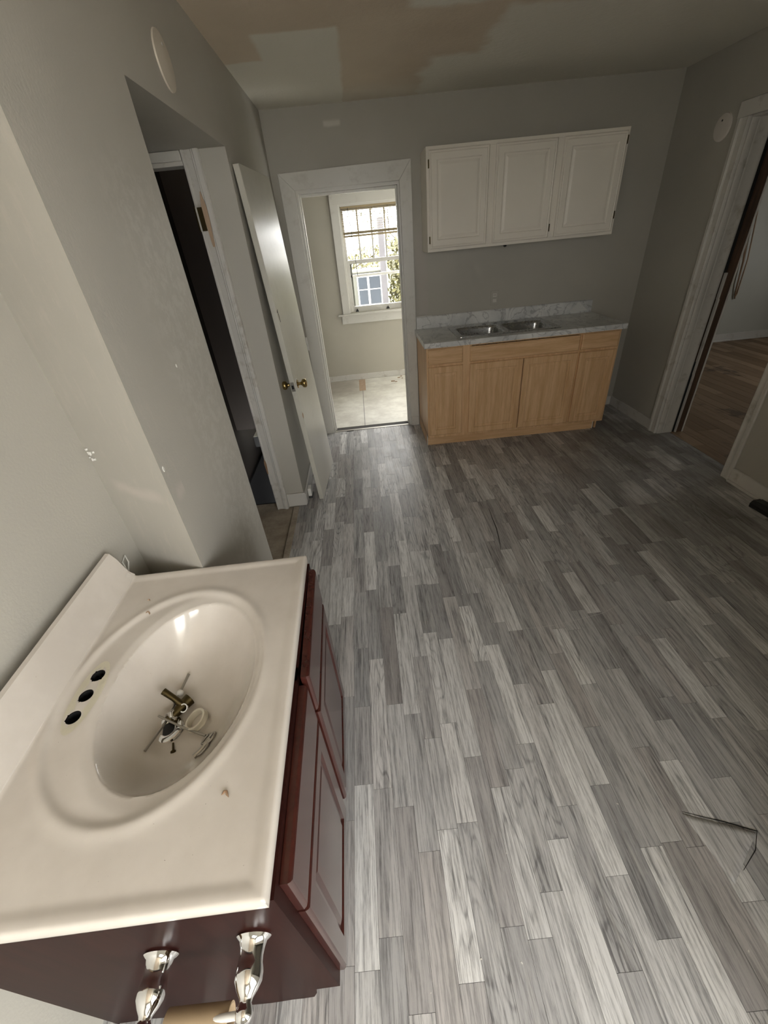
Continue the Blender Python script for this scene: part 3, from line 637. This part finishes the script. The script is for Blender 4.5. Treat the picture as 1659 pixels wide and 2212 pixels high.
# deck: grid plate with two rounded holes built by bridging strips
bm = bmesh.new()
outer = [bm.verts.new((p[0], p[1], .006)) for p in rrect(SX0-1.745, SX1-1.745, SY0+.32, SY1+.32, .03)]
es = [bm.edges.new((outer[i], outer[(i+1) % len(outer)])) for i in range(len(outer))]
for b in (b1, b2):
    q = [bm.verts.new((p[0], p[1], .006)) for p in rrect(*b, .05)]; es += [bm.edges.new((q[i], q[(i+1) % len(q)])) for i in range(len(q))]
bmesh.ops.triangle_fill(bm, edges=es, use_beauty=True)
low = [bm.verts.new((p.co.x*1.004, p.co.y*1.006, 0)) for p in outer]
for i in range(len(outer)): j = (i+1) % len(outer); bm.faces.new((outer[i], outer[j], low[j], low[i]))
me = bpy.data.meshes.new('rim'); bmesh.ops.recalc_face_normals(bm, faces=bm.faces); bm.to_mesh(me); bm.free(); me.materials.append(MSTEEL)
o = bpy.data.objects.new('rim', me); C.objects.link(o); o.parent = sk
for b in (b1, b2):
    q = link('bowl', *bowl(*b), MSTEEL, sk, smooth=True, angle=50)
    link('drain', *tf(lathe([(.0, -.157), (.03, -.157), (.045, -.158), (.047, -.1595)], 24, cap=False), Matrix.Translation(((b[0]+b[1])/2, -.02, 0))), MCHROME, q, smooth=True)
for x in (-.10, 0, .10, .18): link('faucet_hole', *tf(lathe([(.0, .0068), (.018, .0068)], 20, cap=False), Matrix.Translation((x, .185, 0))), MBLACK, sk)

# ================================================================ VANITY
ev = Vector((.01965, -.99981, 0)); eu = Vector((-ev.y*-1, ev.x*-1, 0)); eu = Vector((-.99981, -.01965, 0))
HV = .84; O = Vector((.321, -3.020, 0))
def VM(z=0): return Matrix(((eu.x, ev.x, 0, O.x), (eu.y, ev.y, 0, O.y), (0, 0, 1, z), (0, 0, 0, 1)))   # local u (to wall), v (to camera), z
def W(u, v, z): return VM() @ Vector((u, v, z))
vt = bpy.data.objects.new('vanity_sink', None); C.objects.link(vt); vt.location = W(.27, .407, HV-.022)
tag(vt, 'cream cultured marble vanity top with moulded oval basin and three faucet holes', 'sink')
VI = vt.location.copy()
def vlink(name, vf, m, par, off, **k): return link(name, [VM() @ Vector(p)-off for p in vf[0]], vf[1], m, par, **k)
UL, VL = .548, .814
def sst(a, b, x): t = min(1, max(0, (x-a)/(b-a))); return t*t*(3-2*t)
def basin(u, v):
    z = 0.0
    # raised lip at front and both ends
    e = min(u, v, VL-v); z += .0035*(1-sst(.012, .034, e)); 
    if e < .006: z -= (.006-e)**2/.006*.9
    # cove rising to the backsplash
    z += .02*sst(.520, .548, u)**2
    ro = math.hypot((u-.300)/.229, (v-.400)/.291); z += .0032*math.exp(-((ro-1)/.055)**2)-.0045*(1-sst(.93, 1.0, ro))
    ri = math.hypot((u-.262)/.166, (v-.396)/.242)
    if ri < 1.14:
        sh = .052*(1-ri*ri) if ri < 1 else 0
        us = u-sh*.9
        ri2 = math.hypot((u-(.262+.055*max(0, 1-ri)))/.166, (v-(.396+.030*max(0, 1-ri)))/.242)
        d = 1-sst(.0, 1.12, ri2)**.0 if False else 0
        t = min(1, ri2)
        z -= .135*(1-t**2.7)**.95 if t < 1 else 0
        z -= .006*(1-sst(.98, 1.14, ri))
    return z
HO = [(.474, .358), (.476, .410), (.477, .462)]; HR = .0155
nu, nv = 150, 222; V, F = [], []
def inh(u, v): return min(math.hypot(u-a, v-b) for a, b in HO)
gid = {}
for i in range(nu+1):
    for j in range(nv+1):
        u, v = UL*i/nu, VL*j/nv
        for a, b in HO:
            d = math.hypot(u-a, v-b)
            if HR-.0022 < d < HR+.0022 and d > 0: u, v = a+(u-a)*HR/d, b+(v-b)*HR/d
        gid[i, j] = len(V); V.append((u, v, HV+basin(u, v)))
for i in range(nu):
    for j in range(nv):
        q = (gid[i, j], gid[i+1, j], gid[i+1, j+1], gid[i, j+1])
        if min(inh(V[k][0], V[k][1]) for k in q) < HR-.0015: continue
        F.append(q)
edge = [gid[i, 0] for i in range(nu+1)]+[gid[nu, j] for j in range(1, nv+1)]+[gid[i, nv] for i in range(nu-1, -1, -1)]+[gid[0, j] for j in range(nv-1, 0, -1)]
nb = len(V); 
for k in edge: V.append((V[k][0], V[k][1], HV-.024))
for k in range(len(edge)): F.append((edge[k], edge[(k+1) % len(edge)], nb+(k+1) % len(edge), nb+k))
slab = vlink('slab', (V, F), MCULT, vt, VI, smooth=True, angle=50)
for a, b in HO: vlink('faucet_hole', tf(lathe([(HR-.0005, .0), (HR-.0005, -.030), (.0, -.030)], 24, cap=False), Matrix.Translation((a, b, HV-.006))), MBLACK, vt, VI)
# stained oval left by the removed faucet: thin film ring around the holes
V, F = [], []
for k in range(40):
    a = 2*PI*k/40
    for s in (1.0, .62):
        uu, vv = .474+.030*s*math.cos(a), .410+.085*s*math.sin(a); V.append((uu, vv, HV+basin(uu, vv)+.0004))
# backsplash strip
vlink('backsplash', prism([(.531, HV-.02), (.585, HV-.02), (.590, HV+.090), (.583, HV+.096), (.572, HV+.094), (.560, HV+.070), (.545, HV+.020), (.531, HV+.006)], 0.0, VL, 'Y'), MCULT, vt, VI, smooth=True, angle=40)
dr = W(.331, .434, 0)
zb = HV+basin(.331, .434)
dk = link('drain_flange', *tf(lathe([(.015, .003), (.019, .006), (.030, .0075), (.0335, .006), (.036, .001)], 32, cap=False), Matrix.Translation(dr+Vector((0, 0, zb))-VI)), MCHROME, vt, smooth=True)
link('drain_hole', *tf(lathe([(0, .0), (.016, .0)], 24, cap=False), Matrix.Translation(dr+Vector((0, 0, zb+.004))-VI)), MBLACK, dk)
# faucet deck stain
V2 = []; F2 = []
N1, N2 = 6, 40
for i in range(N1+1):
    for k in range(N2):
        a = 2*PI*k/N2; s = .50+.5*i/N1; uu, vv = .474+.031*s*math.cos(a), .410+.092*s*math.sin(a); V2.append((uu, vv, HV+basin(uu, vv)+.0006))
for i in range(N1):
    for k in range(N2):
        q = (i*N2+k, i*N2+(k+1) % N2, (i+1)*N2+(k+1) % N2, (i+1)*N2+k)
        if min(inh(V2[z][0], V2[z][1]) for z in q) > HR: F2.append(q)
vlink('faucet_stain', (V2, F2), MCALC, vt, VI, smooth=True)
# cabinet body
vc = bpy.data.objects.new('vanity_cabinet', None); C.objects.link(vc); VC = W(.27, .407, 0); vc.location = VC
tag(vc, 'dark cherry vanity cabinet with red edged doors under the cream sink top', 'cabinet')
def vb(name, m, par, u0, u1, v0, v1, z0, z1, bevel=0): return vlink(name, bx(u0, u1, v0, v1, z0, z1), m, par, VC, bevel=bevel)
ZT = HV-.024
# side panels with jagged, swollen bottom edge
def sidepanel(v0, v1):
    rr = random.Random(4); pts = [(-.006, ZT), (-.006, .10), (.055, .10), (.060, .055)]
    u = .075
    while u < .58: pts.append((u, -.0+.004+.016*rr.random())); u += .028
    pts.append((.588, .005)); pts.append((.588, ZT)); V = [(a, v, z) for v in (v0, v1) for a, z in pts]; n = len(pts)
    F = [tuple(range(n)), tuple(range(n, 2*n))]+[(i, (i+1) % n, n+(i+1) % n, n+i) for i in range(n)]; return V, F
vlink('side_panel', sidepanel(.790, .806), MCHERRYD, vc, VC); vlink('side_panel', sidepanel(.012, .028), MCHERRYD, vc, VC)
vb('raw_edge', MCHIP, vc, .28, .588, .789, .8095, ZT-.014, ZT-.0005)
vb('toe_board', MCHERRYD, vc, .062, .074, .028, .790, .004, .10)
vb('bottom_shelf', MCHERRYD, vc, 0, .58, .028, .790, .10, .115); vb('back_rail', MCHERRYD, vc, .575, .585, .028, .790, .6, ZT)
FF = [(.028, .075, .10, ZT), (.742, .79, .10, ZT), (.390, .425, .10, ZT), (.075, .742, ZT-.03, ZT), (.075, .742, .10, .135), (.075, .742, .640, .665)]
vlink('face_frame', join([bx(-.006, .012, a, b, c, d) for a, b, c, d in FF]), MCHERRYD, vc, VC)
def vfront(name, v0, v1, z0, z1, raised, tilt=0, out=0):
    lp = [(0, 0), (0, .013), (.003, .018), (.007, .020), (.012, .020)] if not raised else [(0, 0), (0, .013), (.003, .018), (.007, .020), (.050, .020), (.055, .014), (.066, .013), (.078, .018)]
    V, F = rectloft(v0, v1, z0, z1, lp, 0, -1, 'X')
    ca, sa = math.cos(tilt), math.sin(tilt)
    V = [(-.007-out+(p[0]*ca-(p[1]-v0)*sa), v0+(p[1]-v0)*ca+p[0]*sa, p[2]) for p in V]
    me = vlink(name, (V, F), MCHERRY, vc, VC); return me
vfront('drawer_front', .425, .783, .652, .795, False); vfront('door', .425, .783, .125, .640, True)
vfront('drawer_front', .040, .417, .675, .815, False, .016, .0); vfront('door', .040, .417, .165, .665, True, .020, .0)
# ---------------- toilet paper holder on the near side panel
th = bpy.data.objects.new('paper_holder', None); C.objects.link(th); TP = W(.155, .806, .632); th.location = TP
tag(th, 'chrome toilet paper holder on the near side of the cherry vanity', 'paper holder')
pp = [(.0, 0), (.0285, 0), (.0300, .003), (.0270, .006), (.0235, .009), (.0215, .018), (.0205, .028), (.0215, .036), (.0235, .046), (.0225, .056), (.0170, .066), (.0110, .074), (.0095, .079), (.0135, .086), (.0145, .092), (.0110, .099), (.004, .103), (0, .1035)]
for du in (-.088, .088):
    v, f = lathe(pp, 28, 'Y', False)
    v = [VM() @ Vector((.155+du+p[0], .806-p[1], .632-du*.2+p[2]))-TP for p in v]
    link('post', v, f, MCHROME, th, smooth=True, angle=60)
link('roller', *tube([W(.155-.082, .896, .643)-TP, W(.155+.082, .896, .611)-TP], .0055, 14), MPLASTIC, th, smooth=True)
v, f = lathe([(.019, -.052), (.0215, -.052), (.0215, .052), (.019, .052), (.019, -.052)], 32, 'X', False)
link_o = link('cardboard_tube', [W(.149, .896, .618)+Vector((p[0], p[1], p[2])) for p in v], f, MCORE, None, smooth=True, angle=50)
tag(link_o, 'empty brown cardboard tube hanging on the chrome paper holder', 'tube')

# ---------------- loose hardware in the basin
def on(x, y, dz=0):
    d = Vector((x, y, 0))-O; u, v = d.dot(eu), d.dot(ev); return Vector((x, y, HV+basin(u, v)+dz))
rd = empty('pop_up_rod', on(-.002, -3.43, .006), 'thin grey pop-up rod with a white ball lying across the drain', 'rod'); c0 = Vector(rd.location)
link('rod', *tube([on(-.018, -3.525, .010)-c0, on(-.006, -3.45, .016)-c0, on(.004, -3.37, .016)-c0, on(.012, -3.325, .010)-c0], [.0032, .0032, .0030, .0036], 10), MZINC, rd, smooth=True)
link('ball', *tf(lathe([(0, -.009), (.006, -.007), (.009, 0), (.006, .007), (0, .009)], 16, cap=False), Matrix.Translation(on(.004, -3.375, .016)-c0)), MPLASTIC, rd, smooth=True, angle=80)
br = empty('brass_lift_valve', on(.015, -3.415, 0), 'dark tarnished brass tee fitting lying beside the drain', 'fitting'); c0 = Vector(br.location)
link('body', *tube([on(-.002, -3.445, .016)-c0, on(.020, -3.412, .018)-c0, on(.034, -3.392, .016)-c0], [.011, .014, .016], 14), MBRASSD, br, smooth=True)
link('stem', *tube([on(.026, -3.412, .020)-c0, on(.005, -3.402, .040)-c0, on(-.020, -3.390, .046)-c0], [.009, .0075, .0085], 12), MBRASSD, br, smooth=True)
link('collar', *tf(lathe([(.008, -.002), (.0105, -.002), (.0105, .003), (.008, .003), (.008, -.002)], 20, cap=False), Matrix.Translation(on(.030, -3.420, .024)-c0) @ Matrix.Rotation(.6, 4, 'X')), MCHROME, br, smooth=True)
nt = empty('chrome_nut', on(-.002, -3.448, .008), 'bright chrome nut resting in the vanity drain', 'nut'); 
link('nut_body', *tf(lathe([(.008, -.009), (.0135, -.009), (.0135, .009), (.011, .011), (.008, .011)], 6, cap=False), Matrix.Translation((.006, .014, .010)) @ Matrix.Rotation(1.1, 4, 'Y')), MCHROME, nt, bevel=.001)
rg = empty('plastic_ring', on(.070, -3.452, .012), 'translucent white plastic ring leaning in the basin right of the drain', 'ring')
link('ring', *tf(lathe([(.0215, -.008), (.0265, -.008), (.0285, -.004), (.0265, 0), (.0265, .008), (.0215, .008), (.0215, -.008)], 36, cap=False), Matrix.Rotation(-.35, 4, 'Y')), paint('milky_plastic', (.66, .62, .52), .3, .02, 0), rg, smooth=True, angle=40)
link('lug', *bx(-.034, -.026, -.012, -.004, -.012, -.007), MPLASTIC, rg)
sc = empty('short_screw', on(.029, -3.508, .003), 'short dark screw lying in the basin below the drain', 'screw', rot=(PI/2, 0, .35))
link('shank', *lathe([(.0022, -.012), (.0026, .008), (.0022, .008)], 10), MBRASSD, sc); link('head', *lathe([(.0026, .007), (.006, .009), (.0055, .012), (.001, .013)], 14), MBRASSD, sc)
lv = empty('clip_rod', on(.06, -3.475, .02), 'thin rod with a bent metal spring clip on its end in the basin', 'rod'); c0 = Vector(lv.location)
link('rod', *tube([on(-.022, -3.440, .024)-c0, on(.03, -3.462, .020)-c0, on(.075, -3.482, .012)-c0, on(.110, -3.500, .008)-c0], .0026, 10), MZINC, lv, smooth=True)
ring2 = [(.012*math.cos(a), .007*math.sin(a)) for a in [2*PI*k/16 for k in range(17)]]
for (x, y, a, s) in ((.114, -3.508, .9, 1.0), (.128, -3.512, 1.0, 1.1), (.117, -3.536, .9, 1.2)):
    link('clip', *tube([on(x+s*(p[0]*math.cos(a)-p[1]*math.sin(a)), y+s*(p[0]*math.sin(a)+p[1]*math.cos(a)), .005)-c0 for p in ring2], .0028, 8), MZINC, lv, smooth=True)
link('clip_leg', *tube([on(.100, -3.548, .004)-c0, on(.112, -3.536, .005)-c0, on(.130, -3.515, .006)-c0], [.007, .005, .004], 8), MZINC, lv, smooth=True)
for (x, y, s, lab) in ((-.120, -3.151, 1, 'tiny wood splinter on the vanity top nearest the far end'), (-.102, -3.201, 1.3, 'small curled scrap on the raised rim of the oval basin'), (.237, -3.681, 1.7, 'dead brown insect on the vanity top near its front edge')):
    rr = random.Random(int(s*10)); P = [on(x+.008*s*(t-.5)+.002*rr.random(), y+.006*s*math.sin(t*4)*.6, .0022) for t in (0, .25, .5, .75, 1)]
    tag(link('insect' if s > 1.5 else 'scrap', *tube(P, [.0006, .0022*s*.7, .0013*s, .0020*s*.7, .0004], 7), MRAW, None, smooth=True), lab, 'insect' if s > 1.5 else 'scrap')
# white wire loop behind the vanity end
tag(link('wire_loop', *tube([(-.270, -2.985, .80), (-.262, -2.962, .845), (-.272, -2.950, .862), (-.283, -2.960, .845), (-.262, -2.985, .80), (-.240, -2.990, .79)], .0022, 8), MPLASTIC, None, smooth=True), 'white wire loop poking up behind the vanity backsplash end', 'wire')
# torn joint tape and nail pops on the left wall
rr = random.Random(9); V, F = [], []
for k in range(9):
    z = 1.19+rr.uniform(-.02, .02); yy = rr.uniform(-.008, .014); x = -.262+yy*1.2; y = -2.880-yy*.6
    v, f = bx(-.002, .003, -.002, .002, -.004*rr.random(), .004*rr.random()); n0 = len(V)
    V += [(x+p[0]*rr.uniform(.5, 1.6), y-.002+p[1], z+p[2]*1.6) for p in v]; F += [tuple(i+n0 for i in q) for q in f]
tag(link('torn_joint_tape', V, F, MTRIM), 'torn white joint tape in the left wall corner above the vanity', 'tape')
for y, z, r, lab in ((-3.013, 1.181, .006, 'white chip in the wall paint just beside the corner bead'), (-2.716, 1.377, .004, 'small pale nail pop on the left wall near the alcove')):
    v, f = lathe([(0, .0015), (r*.7, .0014), (r, 0)], 9, 'X', False); tag(link('paint_chip', [(p[0], p[1]+y, p[2]*1.5+z) for p in v], f, MTRIM), lab, 'paint chip')

# ================================================================ OUTSIDE THE BACK WINDOW
tag(box('ground_lawn', MGRASS, None, -40, 40, 2.2, 60, -.62, -.6), kind='structure')
tag(box('ground_rear_bounce', paint('pale_bounce_ground', (.64, .61, .56), .8, .05, .1), None, -40, 40, -60, -6.2, -.42, -.4), kind='structure')  # unseen ground, made pale to bounce daylight up through the rear openings
sh = empty('neighbour_shed', (.85, 7.6, -.6), 'small white shed with a paned bluish window beyond the back yard', 'shed')
box('wall', MSIDE, sh, -.42, .34, 0, .9, 0, 1.52); box('roof', MSIDE, sh, -.45, .37, -.05, .95, 1.52, 1.56, bevel=.01)
wn = box('window_frame', MTRIM, sh, -.30, .30, -.04, 0, .80, 1.46)
for x0, x1 in ((-.27, -.05), (.0, .27)):
    for z0, z1 in ((.83, 1.15), (1.17, 1.43)): box('pane', MPANE, wn, x0, x1, -.05, -.04, z0, z1)
box('downspout', MPOST, sh, .30, .44, -.10, .0, 0, 2.6, bevel=.01)
def tree(x, y, z0, h, rad, seed, m, lab, nleaf=2600, ls=.05, low=.25):
    rr = random.Random(seed); t = empty('tree', (x, y, z0), lab, 'tree')
    br_ = [tube([(0, 0, 0), (.05, .02, h*.4), (.0, 0, h*.8)], [.09, .07, .03], 8)]
    for k in range(14):
        a = rr.random()*2*PI; z = h*rr.uniform(.25, .75); br_.append(tube([(0, 0, z), (rad*.5*math.cos(a), rad*.5*math.sin(a), z+h*.12), (rad*.95*math.cos(a+.3), rad*.95*math.sin(a+.3), z+h*.25)], [.03, .02, .006], 5))
    link('trunk', *join(br_), MBARK, t)
    V, F = [], []
    for k in range(nleaf):
        a = rr.random()*2*PI; q = rr.random()**.4; ph = rr.random()
        p = Vector((rad*q*math.cos(a), rad*q*math.sin(a), h*(low+(1-low)*ph)))
        s = ls*rr.uniform(.5, 1.3); d = Vector((rr.gauss(0, 1), rr.gauss(0, 1), rr.gauss(0, 1))).normalized(); e = d.orthogonal().normalized()
        n0 = len(V); V += [p-d*s, p+e*s*.5, p+d*s, p-e*s*.5]; F.append((n0, n0+1, n0+2, n0+3))
    o = link('foliage', V, F, m, t); o['kind'] = 'stuff'
tree(2.2, 7.9, -.6, 2.15, .85, 1, MLEAF, 'yellow green leafy tree to the right of the shed outside', 6000, .06, .0)
tree(.4, 10.6, -.6, 2.0, 1.1, 2, MLEAF, 'leafy shrub tree behind the left side of the shed', 2600, .06, .0)
tree(2.6, 15, -.6, 5.2, 2.2, 3, MLEAF2, 'pale thin tree seen high behind the shed', 1100, .07)
tree(-1.8, 16, -.6, 5.5, 2.0, 4, MLEAF2, 'pale bare branched tree farthest left beyond the yard', 900, .07)
tree(-2.0, 9.4, -.6, 2.0, 1.0, 5, MLEAF, 'dense yellow green bush farthest left behind the shed', 3500, .08, .0)
tree(3.0, 10.6, -.6, 2.2, 1.2, 6, MLEAF, 'bushy yellow green tree behind the leafy tree outside', 4000, .08, .0)
